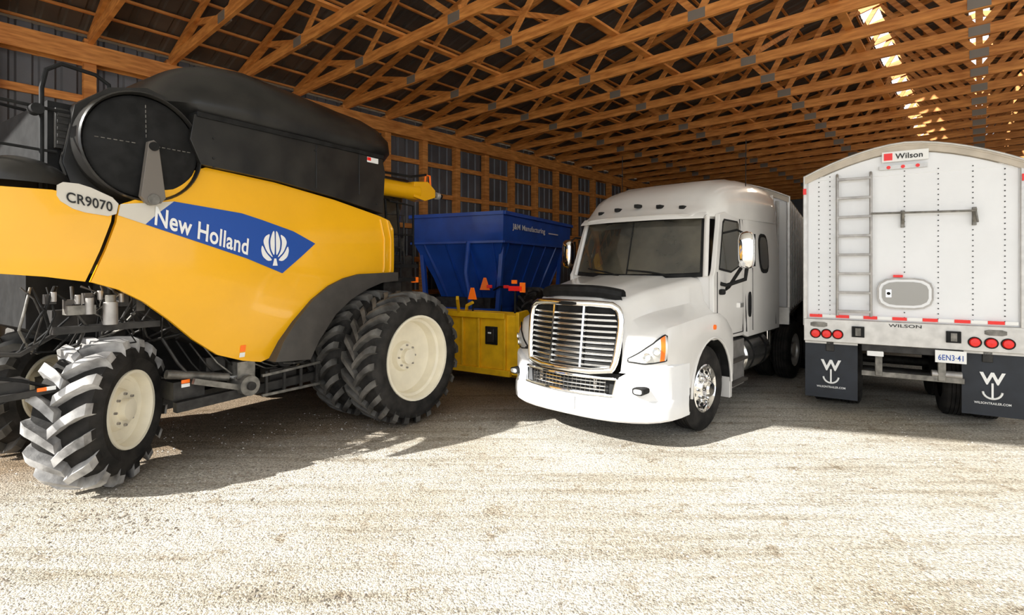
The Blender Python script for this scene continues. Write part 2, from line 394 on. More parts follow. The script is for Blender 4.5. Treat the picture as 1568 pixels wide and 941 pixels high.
b.sheet([(-1.86,1.10),(-1.80,1.10),(-1.80,1.17),(-1.86,1.17)],o1,ORG,.1);b.sheet([(-1.86,1.04),(-1.80,1.04),(-1.80,1.09),(-1.86,1.09)],o1,WHT,.1)
b.done('side_decals',E)
b=B()
fen=[(-1.52,.95),(-1.42,1.17),(-1.27,1.38),(-1.05,1.62),(-.82,1.78),(-.6,1.87),(-.37,1.92),(.31,1.94),(.31,1.82),(-.0,1.80),(-.25,1.72),(-.5,1.6),(-.728,1.43),(-.966,1.13),(-1.08,.92)]
b.sheet(fen,lambda u,z:(u,-.66-.04*abs(u),z),GREY,.15,.35,(0,1,0));
b.sheet(fen,lambda u,z:(u,-3.3,z),GREY,.2,.15,(0,1,0))
b.done('wheel_fender',E,bevel=.02,ang=45)
b=B()
for uu in(.06,.19): b.tube([cs(uu-.02,2.66,.0),cs(uu+.03,2.4,.008),cs(uu+.03,2.0,.005),cs(uu+.02,1.94,0)],.014,YEL)
b.done('panel_ribs',E)
b=B()
b.bb((-3.3,-.98,1.95),(.25,-3.1,3.0),DRK)
b.prism([(-2.3,1.3),(-1.85,1.05),(-1.45,1.05),(-.9,1.9),(-.9,2.2),(-2.9,2.2),(-2.9,1.75)],'v',-1.25,-3.1,DRK)
b.prism([(-2.6,.95),(-2.4,.45),(-.9,.42),(-.6,.8),(-.6,2.0),(-2.6,2.0)],'v',-1.7,-3.05,BLKM)  # belly box added to block sun leaking under the body
b.bb((-.9,-1.35,1.0),(1.3,-2.8,2.2),DRK)
b.done('chassis_body',E,bevel=.02)
b=B()
b.prism([(-2.32,3.02),(-2.42,3.25),(-2.38,3.5),(.04,3.53),(.1,3.3),(.06,2.74),(-.7,2.87),(-1.5,2.97)],'v',-.71,-3.4,BLK)
b.bb((-2.36,-.69,3.48),(.06,-3.42,3.53),BLKM)
for uu in(-1.0,-.35): b.bb((uu-.006,-.700,2.95),(uu+.006,-.72,3.48),BLKD)
b.bb((-.22,-.70,3.40),(-.03,-.72,3.47),WHT);b.bb((-.22,-.697,3.42),(-.16,-.72,3.465),RED)
for uu,zz in((-2.2,3.3),(-2.2,3.1),(-1.02,3.4),(-.05,2.86),(-2.2,3.01)): b.cyl((uu,-.715,zz),(uu,-.695,zz),.012,BLKD,8)
b.done('grain_tank_side',E,bevel=.02)
b=B();rows=[]
for z,ins,k in((3.5,.06,0),(3.62,-.02,0),(3.78,.0,.02),(3.98,.14,.08),(4.12,.34,.14),(4.2,.62,.2),(4.21,.95,.3)):
    ring=[];a=1.50-ins*.75+.05;c_=1.33-ins
    for i in range(48):
        t=2*math.pi*i/48;ct,st=math.cos(t),math.sin(t);p=.34
        x=math.copysign(abs(ct)**p,ct)*a;y=math.copysign(abs(st)**p,st)*c_
        zz=z+ (.06*math.sin((x+1.5)*2.0) if z>3.9 else 0) - (.12*max(0,-x-.6)**1.5 if z>3.7 else 0)
        ring.append((-1.08+x+k*.2,-2.05+y,zz))
    rows.append(ring)
V=b.grid(rows,BLK,cj=True);b.f(V[-1],BLK)
b.done('tank_cover_dome',E,ang=50)
b=B();c=Vector((-2.79,-.84,3.10));q=.85
b.prism([(-3.25,2.62),(-3.33,2.9),(-3.25,3.4),(-3.0,3.62),(-2.7,3.70),(-2.3,3.6),(-2.28,3.0),(-2.6,2.65)],'v',-.93,-3.2,BLK)
b.lathe([(.585*q,-.12),(.585*q,.1),(.57*q,.12),(.555*q,.1),(.55*q,.07)],c,(0,1,0),BLK,56)
b.lathe([(.55*q,.03),(.54*q,.07),(.50*q,.09),(.3*q,.105),(.02,.11),(0,.11)],c,(0,1,0),BLKM,56)
for k in range(7):
    for sg in(-1,1):
        b.box((c.x+sg*(.1+.045*k),c.y+.112-.0022*k,c.z+.02),(.03,.006,.008),STEEL)
        b.box((c.x,c.y+.112-.0022*k,c.z+sg*(.1+.045*k)),(.008,.006,.03),STEEL)
b.prism([(c.x-.01,c.z+.04),(c.x+.03,c.z+.06),(c.x+.07,c.z+.03),(c.x+.13,2.64),(c.x+.09,2.59),(c.x-.03,2.59),(c.x-.07,2.64)],'v',c.y+.13,c.y+.19,mat('screen_arm_grey',(.16,.14,.12),.45))
b.cyl((c.x+.03,c.y+.1,c.z),(c.x+.03,c.y+.21,c.z),.04,BLKM)
b.cyl((c.x+.03,c.y+.1,2.62),(c.x+.03,c.y+.2,2.62),.05,STEEL)
b.done('rotary_dust_screen',E,bevel=.006)
b=B()
b.bb((-3.40,-1.05,2.6),(-3.05,-2.9,3.42),BLKM);b.bb((-3.98,-1.1,2.6),(-3.45,-3.0,2.8),BLKM)
b.bb((-3.36,-1.0,3.02),(-3.14,-1.06,3.36),BLK)
for k in range(5): b.bb((-3.35,-.99,3.05+.06*k),(-3.15,-1.0,3.08+.06*k),DRK)
b.bb((-3.24,-.985,3.33),(-3.19,-.99,3.40),WHT)
rows=[]
for i in range(9):
    t=i/8*math.pi/2;rows.append([(-3.60+.34*math.cos(t)*math.cos(q_),-.98+.22*math.cos(t)*math.sin(q_),2.68+.22*math.sin(t)) for q_ in [2*math.pi*k/24 for k in range(24)]])
b.grid(rows,BLK,cj=True)
b.done('engine_deck',E,bevel=.012)
b=B()
for v in(-1.0,-2.9):
    b.tube([(-4.0,v,3.35),(-3.25,v,3.33),(-3.1,v,3.3),(-3.06,v,3.2),(-3.06,v,2.7)],.014,BLKM)
    b.tube([(-4.0,v,3.0),(-3.35,v,2.98)],.012,BLKM)
    b.tube([(-3.45,v,2.6),(-3.45,v,3.50),(-3.42,v,3.66),(-3.32,v,3.74),(-3.08,v,3.72),(-2.98,v,3.66),(-2.96,v,3.5),(-2.96,v,3.4)],.018,BLKM)
    b.tube([(-3.98,v,2.6),(-3.98,v,3.35)],.014,BLKM)
b.cyl((-3.5,-1.0,3.30),(-3.5,-.9,3.30),.045,BLKM)
b.done('handrails',E)
b=B()
ag_wheel(b,(0,0,.85),0,.85,.50,.53,nl=24,deep=.24,lug=.07)
ag_wheel(b,(0,-.66,.85),0,.85,.50,.53,nl=24,deep=.24,lug=.07)
b.done('drive_wheels_right',E,ang=35)
b=B()
ag_wheel(b,(0,-2.95,.85),0,.85,.5,.53,nl=20);ag_wheel(b,(0,-3.6,.85),0,.85,.5,.53,nl=20)
b.cyl((0,-.3,.85),(0,-3.8,.85),.14,DRK);b.bb((-.25,-1.3,.6),(.25,-2.8,1.1),DRK)
b.done('drive_wheels_left',E)
b=B()
ag_wheel(b,(-2.80,-.99,.68),R(-40),.68,.48,.35,nl=16,deep=.10,lug=.095,lw=.052,LM=LUGLIT)
b.done('steer_wheel_right',E,ang=35)
b=B()
ag_wheel(b,(-2.9,-2.75,.68),R(-36),.68,.48,.35,nl=16,deep=.10,lug=.09,lw=.052);b.done('steer_wheel_left',E)
b=B()
b.beam((-2.95,-1.35,.72),(-2.95,-2.9,.72),.18,.2,DRK)
b.cyl((-2.92,-1.25,.9),(-2.92,-1.25,1.5),.05,DRK)
b.cyl((-2.6,-1.3,.62),(-2.5,-2.2,.62),.05,STEEL)
b.bb((-3.3,-1.3,1.45),(-2.2,-1.42,1.62),DRK);b.bb((-3.9,-2.8,1.45),(-2.2,-2.95,1.62),DRK)
b.prism([(-3.4,1.45),(-3.1,1.3),(-2.8,1.3),(-2.8,2.0),(-3.4,2.0)],'v',-1.6,-2.8,BLKM)
b.cyl((-3.02,-.85,1.50),(-3.02,-.85,1.70),.055,ALUD,16);b.cyl((-3.02,-.85,1.70),(-3.02,-.85,1.76),.04,STEEL,12)
b.cyl((-3.17,-.86,1.60),(-3.17,-.86,1.74),.03,ALUD,12);b.bb((-3.32,-.86,1.60),(-3.12,-.98,1.68),STEEL)
b.bb((-3.4,-.9,1.44),(-2.6,-1.0,1.50),DRK)
rr_=random.Random(5)
for k in range(26):
    u0=-3.6+k*.052+rr_.uniform(-.03,.03);dz=rr_.uniform(-.1,.1)
    b.tube([(u0,-.96,1.84),(u0+rr_.uniform(-.06,.1),-.90,1.70+dz),(u0+rr_.uniform(-.12,.14),-.92,1.55+dz),(u0+rr_.uniform(-.1,.2),-1.05,1.38+dz),(u0+rr_.uniform(-.2,.2),-1.35,1.25)],rr_.choice((.008,.011,.015)),rr_.choice((BLKM,BLKM,DRK,DRK,STEEL)),6)
for k in range(9): b.bb((-3.45+.13*k,-.9,1.78-.05*(k%2)),(-3.38+.13*k,-.98,1.70-.05*(k%3)),rr_.choice((STEEL,DRK,GREY)))
for k in range(5): b.cyl((-3.4+.16*k,-.9,1.80-.03*(k%2)),(-3.4+.16*k,-.9,1.72-.03*(k%2)),.022,ALUD,8)
b.beam((-2.45,-.95,.62),(-.4,-.95,.68),.08,.10,DRK)
b.beam((-2.45,-1.5,.55),(-.6,-1.5,.6),.08,.12,DRK)
b.beam((-2.3,-.9,.86),(-1.8,-.9,.70),.05,.06,STEEL)
b.cyl((-2.5,-1.02,.95),(-1.9,-1.0,.82),.045,STEEL,12);b.cyl((-1.9,-1.0,.82),(-1.6,-.99,.76),.022,CHR,10)
b.bb((-2.45,-.98,.68),(-2.15,-1.3,.86),DRK);b.bb((-2.38,-.97,.84),(-2.30,-.975,.875),ORG);b.bb((-2.38,-.969,.80),(-2.30,-.975,.835),WHT)
b.cyl((-1.75,-1.1,.72),(-1.75,-.82,.72),.11,STEEL,20);b.cyl((-1.75,-.82,.72),(-1.75,-.78,.72),.045,DRK,16)
b.bb((-1.85,-.9,.8),(-1.65,-1.2,.98),STEEL)
b.beam((-1.6,-.85,.80),(-.85,-.85,.84),.03,.03,STEEL);b.beam((-1.6,-.85,.58),(-.85,-.85,.58),.03,.03,STEEL)
for k in range(4): b.beam((-1.55+.22*k,-.85,.56),(-1.55+.22*k,-.85,.84),.025,.03,DRK)
for k in range(14):
    u0=-2.5+.13*k
    b.tube([(u0,-1.1,1.3-.04*k),(u0+.1,-1.0,1.05-.02*k),(u0+.25,-1.0-.03*(k%3),.85),(u0+.5,-1.15,.80+.05*(k%2))],rr_.choice((.010,.016)),rr_.choice((BLKM,STEEL,DRK)),6)
b.bb((-2.1,-1.05,.9),(-1.9,-1.2,1.05),DRK);b.bb((-1.35,-1.1,.62),(-1.0,-1.3,.8),GREY);b.cyl((-1.2,-1.2,.95),(-1.2,-1.0,.95),.13,DRK,20)
b.bb((-3.75,-.9,.95),(-3.55,-1.15,1.1),DRK);b.beam((-3.9,-.85,.98),(-3.35,-.88,1.0),.04,.05,DRK);b.bb((-3.52,-.84,1.0),(-3.46,-.85,1.03),ORG);b.bb((-3.46,-.84,1.0),(-3.40,-.85,1.03),WHT)
b.tube([(-3.95,-1.0,1.35),(-3.6,-.95,1.3),(-3.3,-1.1,1.45)],.02,DRK);b.tube([(-3.95,-.95,1.2),(-3.6,-.9,1.1),(-3.4,-.95,1.0)],.015,BLKM)
b.done('undercarriage',E,bevel=.006)
b=B()
b.prism([(.3,1.9),(.3,3.35),(1.1,3.4),(1.35,3.2),(1.15,1.9)],'v',-1.6,-2.9,GLS)
b.bb((.2,-1.5,3.34),(1.4,-3.0,3.46),BLK)
b.bb((.28,-1.55,1.85),(.36,-1.65,3.4),BLK)
b.done('operator_cab',E,bevel=.03)
b=B()
for uu in(.42,.66): b.tube([(uu,-.98,1.15),(uu,-.98,2.2),(uu,-1.05,3.0),(uu,-1.3,3.05)],.02,BLKM)
for k in range(6): b.beam((.42,-.98,1.2+.22*k),(.66,-.98,1.2+.22*k),.1,.03,BLKM)
b.bb((.3,-.95,2.0),(1.0,-1.6,2.06),BLKM);b.tube([(.95,-1.0,2.05),(.95,-1.0,2.95),(.45,-1.0,2.98)],.018,BLKM)
b.tube([(.95,-1.0,2.5),(.4,-1.0,2.5)],.015,BLKM)
b.tube([(.85,-1.1,2.05),(.85,-1.1,2.8),(.5,-1.1,2.8)],.015,DRK);b.bb((.5,-1.0,2.25),(.75,-1.2,2.45),DRK)
b.bb((.35,-.85,1.8),(.85,-.9,1.86),BLKM);b.bb((.8,-.86,1.78),(.92,-.9,1.86),ORG)
b.bb((.25,-.9,1.3),(.6,-1.3,1.8),DRK)
b.done('access_ladder',E,bevel=.004)
b=B()
b.tube([(.1,-1.25,3.22),(.9,-1.25,3.22),(1.25,-1.22,3.22)],.13,YEL,16)
b.prism([(1.1,3.12),(1.1,3.36),(1.42,3.40),(1.6,3.28),(1.6,3.16),(1.35,3.08)],'v',-1.12,-1.36,YEL)
b.tube([(.2,-1.1,3.40),(1.0,-1.1,3.42),(1.35,-1.1,3.50)],.02,BLKM)
b.tube([(1.42,-1.2,3.3),(1.45,-1.2,3.52),(1.55,-1.2,3.52),(1.57,-1.2,3.3)],.018,ORG)
b.cyl((1.75,-1.25,3.22),(1.83,-1.25,3.22),.06,LENS,16);b.cyl((1.83,-1.25,3.22),(1.9,-1.25,3.22),.04,BLKM);b.beam((1.5,-1.25,3.2),(1.78,-1.25,3.2),.02,.02,BLKM)
b.done('unloading_auger',E,bevel=.015)
b=B()
b.prism([(1.0,.9),(1.0,1.5),(2.3,1.1),(2.3,.4)],'v',-1.6,-2.6,YEL2)
b.prism([(2.2,.25),(2.2,1.22),(2.32,1.27),(2.42,1.2),(2.42,.45),(2.6,.3),(3.0,.2),(3.0,.14),(2.4,.16)],'v',.12,-2.9,YEL2)
b.prism([(2.18,.2),(2.16,1.28),(2.45,1.3),(3.05,.6),(3.1,.16),(2.4,.12)],'v',.16,.10,YEL2)
b.prism([(2.18,.2),(2.16,1.28),(2.45,1.3),(3.05,.6),(3.1,.16),(2.4,.12)],'v',-2.9,-2.94,YEL2)
b.bb((2.12,-.1,1.16),(2.22,-2.85,1.26),YEL2);b.bb((2.13,-.0,.22),(2.2,-2.85,.32),YEL2)
b.bb((2.17,-.52,.72),(2.2,-.28,1.02),BLKM);b.bb((2.15,-.47,.76),(2.18,-.33,.98),BLK);b.bb((2.145,-.45,.90),(2.16,-.38,.93),WHT)
for v in(-1.0,-.65,-.12): b.bb((2.15,v-.02,.3),(2.2,v+.02,1.18),YEL2)
b.beam((1.9,-.9,1.5),(2.2,-1.1,1.2),.05,.08,YEL2);b.tube([(2.2,-.95,1.2),(2.1,-.85,1.36),(2.1,-.72,1.42)],.03,YEL2)
b.cyl((2.7,-.0,.55),(2.7,-2.8,.55),.2,STEEL,20)
b.done('crop_header',E,bevel=.01)
b=B()
b.tube([(2.3,.0,1.25),(2.3,.0,1.6),(2.32,.02,1.66)],.02,BLKM);b.bb((2.28,-.12,1.62),(2.31,.14,1.70),RED);b.bb((2.28,-.06,1.74),(2.3,.04,1.8),ORG);b.bb((2.28,.1,1.6),(2.3,.2,1.76),ORG)
b.tube([(2.2,-.8,1.26),(2.22,-.8,1.5)],.015,BLKM)
b.prism([(-.9,1.46),(-.72,1.46),(-.78,1.66),(-.84,1.66)],'u',2.19,2.21,ORG)
b.done('header_markers',E)

# ================================================================== TRUCK
T=empty('semi_truck',41.8,(.62,6.0))
zt=[(.0,1.60),(.1,1.645),(.3,1.70),(.7,1.775),(1.2,1.85),(1.7,1.92),(2.2,1.92)]
hw=[(.0,.56),(.15,.62),(.6,.72),(1.1,.82),(1.7,.92),(2.2,.95)]
fw=[(.0,.64),(.04,.72),(.10,.82),(.2,.93),(.35,1.02),(.7,1.09),(1.1,1.12),(1.7,1.13),(2.2,1.12)]
zf=[(.0,1.26),(.15,1.31),(.4,1.36),(.8,1.41),(1.4,1.46),(1.75,1.45),(2.0,1.35),(2.2,1.2)]
AU,AZ,AR=1.5,.52,.63
def zb(u):
    if abs(u-AU)<AR: return AZ+math.sqrt(AR*AR-(u-AU)**2)
    return lerp([(0,.86),(.5,.86),(.87,.6)],u) if u<AU else .6
def shf(u,a,c): return (.12*min(1,(a/.62)**2)+.10*max(0,(c-.86))/.74)*max(0,1-u/.6)
b=B();rows=[];us=[.0,.03,.06,.1,.15,.2,.27,.35,.45,.55,.65,.75,.84,.88,.92,.98,1.05,1.15,1.25,1.35,1.5,1.65,1.8,1.9,2.0,2.06,2.1,2.13,2.18]
for u in us:
    z=lerp(zt,u);h=lerp(hw,u);f=lerp(fw,u);g=lerp(zf,u);q=min(zb(u),g-.08)
    half=[(f-.02,q),(f,q+.02),(f+.005,(q+g)/2),(f,g-.08),(f-.02,g-.02),(max(f-.09,(f+h)/2+.01),g+.02),(h+.05,g+.05+.25*(z-g-.12)),(h+.015,z-.10),(h-.02,z-.04),(h-.07,z-.015),(h*.6,z-.015),(h*.55,z+.012),(h*.3,z+.022),(0,z+.025)]
    if u>1.7: half=[(a,min(c,z)) for a,c in half]
    rows.append([(u+shf(u,a,c),a,c) for a,c in half]+[(u+shf(u,a,c),-a,c) for a,c in half[-2::-1]])
V=b.grid(rows,TRK)
for sg in(1,-1):
    b.tube([(AU+AR*math.cos(a),sg*1.115,AZ+AR*math.sin(a)) for a in [math.pi*k/16 for k in range(17)]],.018,TRK)
b.done('hood_and_fenders',T,ang=38)
b=B()
for sg in(1,-1):
    b.grid([[(AU+(AR-.005)*math.cos(a),sg*w_,AZ+(AR-.005)*math.sin(a)) for a in [math.pi*k/16 for k in range(17)]] for w_ in(1.10,.45)],BLKM)
b.bb((.3,-.55,.5),(2.2,.55,1.3),BLKM)
b.bb((2.0,-1.0,.55),(2.2,1.0,1.2),BLKM)
b.done('wheel_wells',T)
b=B()
pv=[(0,-.06),(.25,-.055),(.45,-.035),(.6,.0),(.66,.02),(.8,.09),(.92,.18),(1.01,.3),(1.07,.45),(1.10,.62),(1.11,.82)]
tp=[(0,.61),(.60,.61),(.66,.82),(.8,.91),(1.0,.95),(1.12,.95)]
def brow(v,u):
    t=lerp(tp,abs(v));return [(u+.10,v*.97,.36),(u+.03,v*.99,.345),(u,v,.37),(u-.012,v,.47),(u-.005,v,.56),(u+.02,v*.995,.58),(u+.02,v*.995,max(t-.02,.59)),(u+.05,v*.98,max(t,.60)),(u+.14,v*.95,t)]
pp=[(-v,u) for v,u in pv[::-1]]+pv[1:]
def densp(p,n=3):
    q=[]
    for a,c in zip(p,p[1:]):
        for k in range(n): q.append((a[0]+(c[0]-a[0])*k/n,a[1]+(c[1]-a[1])*k/n))
    return q+[p[-1]]
b.grid([brow(v,u) for v,u in densp(pp)],BMP)
b.done('front_bumper',T,ang=35)
b=B()
b.bb((-.09,-.13,.44),(-.075,.17,.58),WHT)
for sg in(1,-1):
    b.prism(chaikin([(sg*.80,.66),(sg*.93,.66),(sg*.93,.74),(sg*.80,.74)],2),'u',.08,.22,BLKM)
    b.prism(chaikin([(sg*.82,.675),(sg*.915,.675),(sg*.915,.725),(sg*.82,.725)],2),'u',.07,.22,LENS)
b.done('plate_and_fog_lights',T)
b=B()
def gs(v,z,off=0): return (-.02+.12*(v/.62)**2+.10*(z-.86)/.74-off,v,z)
b.sheet([(-.60,.60),(.60,.60),(.62,.84),(-.62,.84)],lambda v,z:gs(v,z,-.05),BLKM,.1)
for z0 in(.625,.80): b.tube([gs(.62*k/8,z0,.03) for k in range(-8,9)],.018,CHR)
for sg in(1,-1): b.tube([gs(sg*.6,.62,.03),gs(sg*.63,.8,.03)],.018,CHR)
for k in range(3): b.tube([gs(.5*j/8,.67+.04*k,.0) for j in range(-8,9)],.007,CHR,6)
for k in range(-9,10): b.tube([gs(.055*k,.63,.0),gs(.055*k,.79,.0)],.004,GREY,5)
for sg in(1,-1): b.bb((.02,sg*.36,.66),(.06,sg*.40,.78),CHR)
b.done('lower_intake',T)
b=B()
go=[(-.55,.86),(.55,.86),(.60,1.0),(.63,1.4),(.60,1.54),(.5,1.60),(-.5,1.60),(-.60,1.54),(-.63,1.4),(-.60,1.0)]
b.sheet(go,lambda v,z:gs(v,z,-.012),BLKM,.1)
def dens(p,n=6):
    q=[]
    for i in range(len(p)):
        a=p[i];c=p[(i+1)%len(p)]
        for k in range(n): q.append((a[0]+(c[0]-a[0])*k/n,a[1]+(c[1]-a[1])*k/n))
    return q
gd=dens(chaikin(go,1),3)
b.tube([gs(v,z,.02) for v,z in gd+gd[:2]],.038,CHR,12)
for k in range(10):
    z=.925+.062*k; w_=lerp([(.86,.55),(1.0,.59),(1.4,.62),(1.6,.55)],z)-.03
    b.grid([[gs(w_*j/10,z+dz,of) for j in range(-10,11)] for dz,of in((-.018,.0),(-.014,.016),(.0,.026),(.010,.018),(.013,.0))],CHR)
for v in(-.21,.21):
    b.grid([[gs(v+dv,.88+.07*j,of) for j in range(11)] for dv,of in((-.016,.01),(-.012,.034),(.012,.034),(.016,.01))],CHR)
b.prism(chaikin([(-.12,1.575),(.12,1.575),(.12,1.615),(-.12,1.615)],1),'u',.02,.08,BLKM)
b.done('radiator_grille',T,ang=60)
b=B()
b.grid([[(.16+.14*(v/.55)**2+du,v,lerp(zt,.2)+.01+dz-.05*abs(v/.55)**3) for v in [.56*j/12 for j in range(-12,13)]] for du,dz in((.0,-.01),(-.03,.05),(-.02,.10),(.02,.125),(.06,.10),(.08,.03))],BLKM)
b.done('hood_deflector',T)
b=B()
for sg in(1,-1):
    rows=[];N=12
    for i in range(N+1):
        t=i/N;u=.03+.33*t;v=lerp(fw,u)
        zl=lerp([(0,.99),(.3,.97),(1,1.00)],t);zu=lerp([(0,1.02),(.3,1.13),(.6,1.22),(.9,1.28),(1,1.27)],t)
        rr=[]
        for k in range(7):
            zz=zl+(zu-zl)*k/6;o_=.02*math.sin(math.pi*k/6)+.01
            rr.append((u+shf(u,v,zz)-o_,sg*(v+o_),zz))
        rows.append(rr)
    b.grid(rows[:10],LENS);b.grid(rows[9:12],ORG);b.grid(rows[11:],LENS)
    b.tube([r[0] for r in rows]+[r[-1] for r in rows[::-1]]+[rows[0][0]],.008,BLKM,6)
    for t,zz in((.35,1.05),(.6,1.11)):
        u=.03+.33*t;v=lerp(fw,u);b.lathe([(.0,0),(.035,.004),(.045,.02),(.04,.024)],(u+shf(u,v,zz)-.03,sg*(v+.02),zz),(-.8,sg*.6,0),CHR,16)
b.done('headlights',T)
def cw(u,z,off=0):
    return 1.085-.06*max(0,z-1.95)-.05*max(0,z-2.6)**1.0+off-(.02 if 2.74<u<2.80 else 0)
side=[(1.62,1.10),(1.60,1.9),(1.66,1.98),(1.94,2.70),(2.3,2.78),(4.46,2.95),(4.46,1.02),(2.9,1.02),(2.78,1.06),(2.1,1.08)]
b=B()
for sg in(1,-1): b.sheet(side,lambda u,z:(u,sg*cw(u,z),z),TRK,.15,.06,(0,sg,0))
b.bb((4.40,-1.0,1.02),(4.46,1.0,3.2),TRK)
b.bb((1.75,-1.03,1.05),(4.4,1.03,1.12),BLKM)
b.bb((1.62,-1.05,1.1),(1.7,1.05,1.9),TRK)
b.done('cab_shell',T,bevel=.015,ang=45)
b=B()
for sg in(1,-1):
    def m(off): return lambda u,z:(u,sg*cw(u,z,off),z)
    win=[(1.80,2.00),(2.02,2.58),(2.08,2.62),(2.56,2.62),(2.60,2.58),(2.60,2.10),(2.54,2.04),(2.2,1.96)]
    b.sheet([(a+(a-2.2)*.06,c+(c-2.3)*.08) for a,c in win],m(.004),BLKM,.2);b.sheet(win,m(.009),GLS,.2)
    b.sheet(chaikin([(3.42,1.92),(3.42,2.52),(3.9,2.52),(3.9,1.92)],2),m(.005),BLKM,.2)
    b.sheet(chaikin([(3.47,1.98),(3.47,2.47),(3.85,2.47),(3.85,1.98)],2),m(.010),GLS,.2)
    for pl in([(1.72,1.12),(1.72,1.95)],[(2.68,1.12),(2.68,2.68)],[(1.72,1.12),(2.68,1.12)],[(2.84,1.1),(2.84,2.95)],[(3.1,1.1),(3.1,2.0)],[(4.25,1.1),(4.25,2.9)]):
        b.tube([(u,sg*cw(u,z,.001),z) for u,z in pl],.007,BLKM,6)
    b.bb((2.50,sg*1.085,1.46),(2.64,sg*1.11,1.52),CHR)
    b.sheet(chaikin([(2.90,1.30),(2.90,1.66),(3.04,1.66),(3.04,1.30)],2),m(.006),BLKM,.2)
    b.prism(chaikin([(1.78,1.66),(1.92,1.66),(1.92,1.73),(1.78,1.73)],1),'v',sg*1.08,sg*1.12,BLKM)
    b.cyl((1.5,sg*1.1,1.28),(1.5,sg*1.15,1.28),.03,ORG)
b.done('cab_windows_doors',T)
b=B();rows=[]
zr=[(1.52,2.70),(1.60,2.76),(1.75,2.84),(1.95,2.99),(2.2,3.13),(2.6,3.26),(3.1,3.35),(3.7,3.38),(4.3,3.35),(4.46,3.28)]
wr=[(1.52,.78),(1.62,.92),(1.8,.99),(2.1,1.03),(4.3,1.06),(4.46,1.03)]
zbt=[(1.52,2.66),(2.0,2.66),(4.46,2.72)]
for u in(1.50,1.55,1.62,1.7,1.8,1.95,2.1,2.3,2.6,2.9,3.2,3.7,4.1,4.3,4.4,4.46):
    z=lerp(zr,u);w_=lerp(wr,u);q=lerp(zbt,u);h=z-q
    half=[(w_-.05,q-.02),(w_,q+.01),(w_+.002,q+h*.35),(w_-.03,q+h*.62),(w_*.9,q+h*.82),(w_*.76,q+h*.93),(w_*.66,q+h*.95),(w_*.62,q+h*.985),(w_*.25,z),(0,z)]
    f=lambda a: u+ (.16*(abs(a)/.9)**2 if u<1.75 else .16*(abs(a)/.9)**2*max(0,(2.3-u)/.55) )
    rows.append([(f(a),a,c) for a,c in half]+[(f(a),-a,c) for a,c in half[-2::-1]])
V=b.grid(rows,TRK);b.f(V[0][::-1],TRK);b.f(V[-1],TRK)
b.grid([[(1.56+.20*(v/.9)**2+du,v,2.70+dz) for v in [.93*k/10 for k in range(-10,11)]] for du,dz in((.0,.02),(-.10,-.05),(-.11,-.07),(-.09,-.07),(.02,-.01))],TRK)
b.done('roof_fairing',T,ang=35)
b=B()
for v in(-.62,-.32,0,.32,.62):
    z=lerp(zr,1.74)-.035*abs(v);u=1.72+.14*(v/.9)**2
    b.box((u-.02,v,z+.02-.06*abs(v)),(.12,.07,.05),BLKM)
b.done('roof_marker_lights',T,bevel=.01)
b=B()
def ws(s,t,off=0): return (1.37+.24*s*s+.24*t-off,s*(.99-.07*t),1.86+.82*t+.03*s*s)
rows=[[ws(s/10,t/6,-.01) for s in range(-10,11)] for t in range(7)];b.grid(rows,BLKM)
rows=[[ws(s/10*.93,.07+.86*t/6,.006) for s in range(-10,11)] for t in range(7)];b.grid(rows,GLS)
b.tube([ws(-.99,0,.0),ws(-.99,1,.0)],.035,TRK);b.tube([ws(.99,0,.0),ws(.99,1,.0)],.035,TRK)
b.tube([ws(0,.07,.012),ws(0,.93,.012)],.008,BLKM)
for s0 in(-.1,.6): b.tube([ws(s0,.04,.04),ws(s0-.25,.10,.03),ws(s0-.6,.14,.025)],.01,BLKM,6)
b.done('windshield',T,ang=60)
b=B()
for sg,uu in((1,1.92),(-1,2.0)):
    v0=sg*1.38
    rows=[]
    for z in(1.985,2.0,2.03,2.1,2.22,2.34,2.41,2.44,2.455):
        k=math.sqrt(max(0,1-((z-2.22)/.2355)**6));rows.append([(uu-.02+.07*k*math.cos(t)-(.02*k if math.cos(t)<0 else 0),v0+.10*k*math.copysign(abs(math.sin(t))**.6,math.sin(t)),z) for t in [2*math.pi*j/20 for j in range(20)]])
    b.grid(rows,CHR,cj=True)
    b.box((uu+.045,v0,2.22),(.02,.17,.40),BLKM)
    b.tube([(uu,v0,2.02),(uu,v0-sg*.02,1.86),(uu-.05,sg*1.15,1.78),(uu-.08,sg*1.08,1.80)],.026,BLKM)
    b.tube([(uu+.03,v0-sg*.08,2.0),(uu+.1,sg*1.12,1.75),(uu+.1,sg*1.08,1.72)],.022,BLKM)
    b.tube([(uu,v0-sg*.05,2.44),(uu,v0-sg*.12,2.48),(uu+.05,sg*1.06,2.45)],.014,BLKM)
b.done('side_mirrors',T,ang=50)
b=B()
for v,u in((.95,3.2),(-1.0,3.0)): b.tube([(u,v,2.7),(u,v+.01,3.9)],.006,BLKM,5)
b.done('antennas',T)
b=B()
road_wheel(b,(1.5,1.02,.52),.52,.28,CHR,True,R(4));road_wheel(b,(1.5,-.74,.52),.52,.28,CHR,True,R(4))
b.cyl((1.5,.8,.5),(1.5,-.8,.5),.06,DRK)
for u in(5.6,6.85):
    for v in(1.05,.70,-.43,-.78): road_wheel(b,(u,v,.52),.52,.27,ALU,False)
    b.cyl((u,.9,.52),(u,-.9,.52),.09,DRK)
b.done('wheels',T)
b=B()
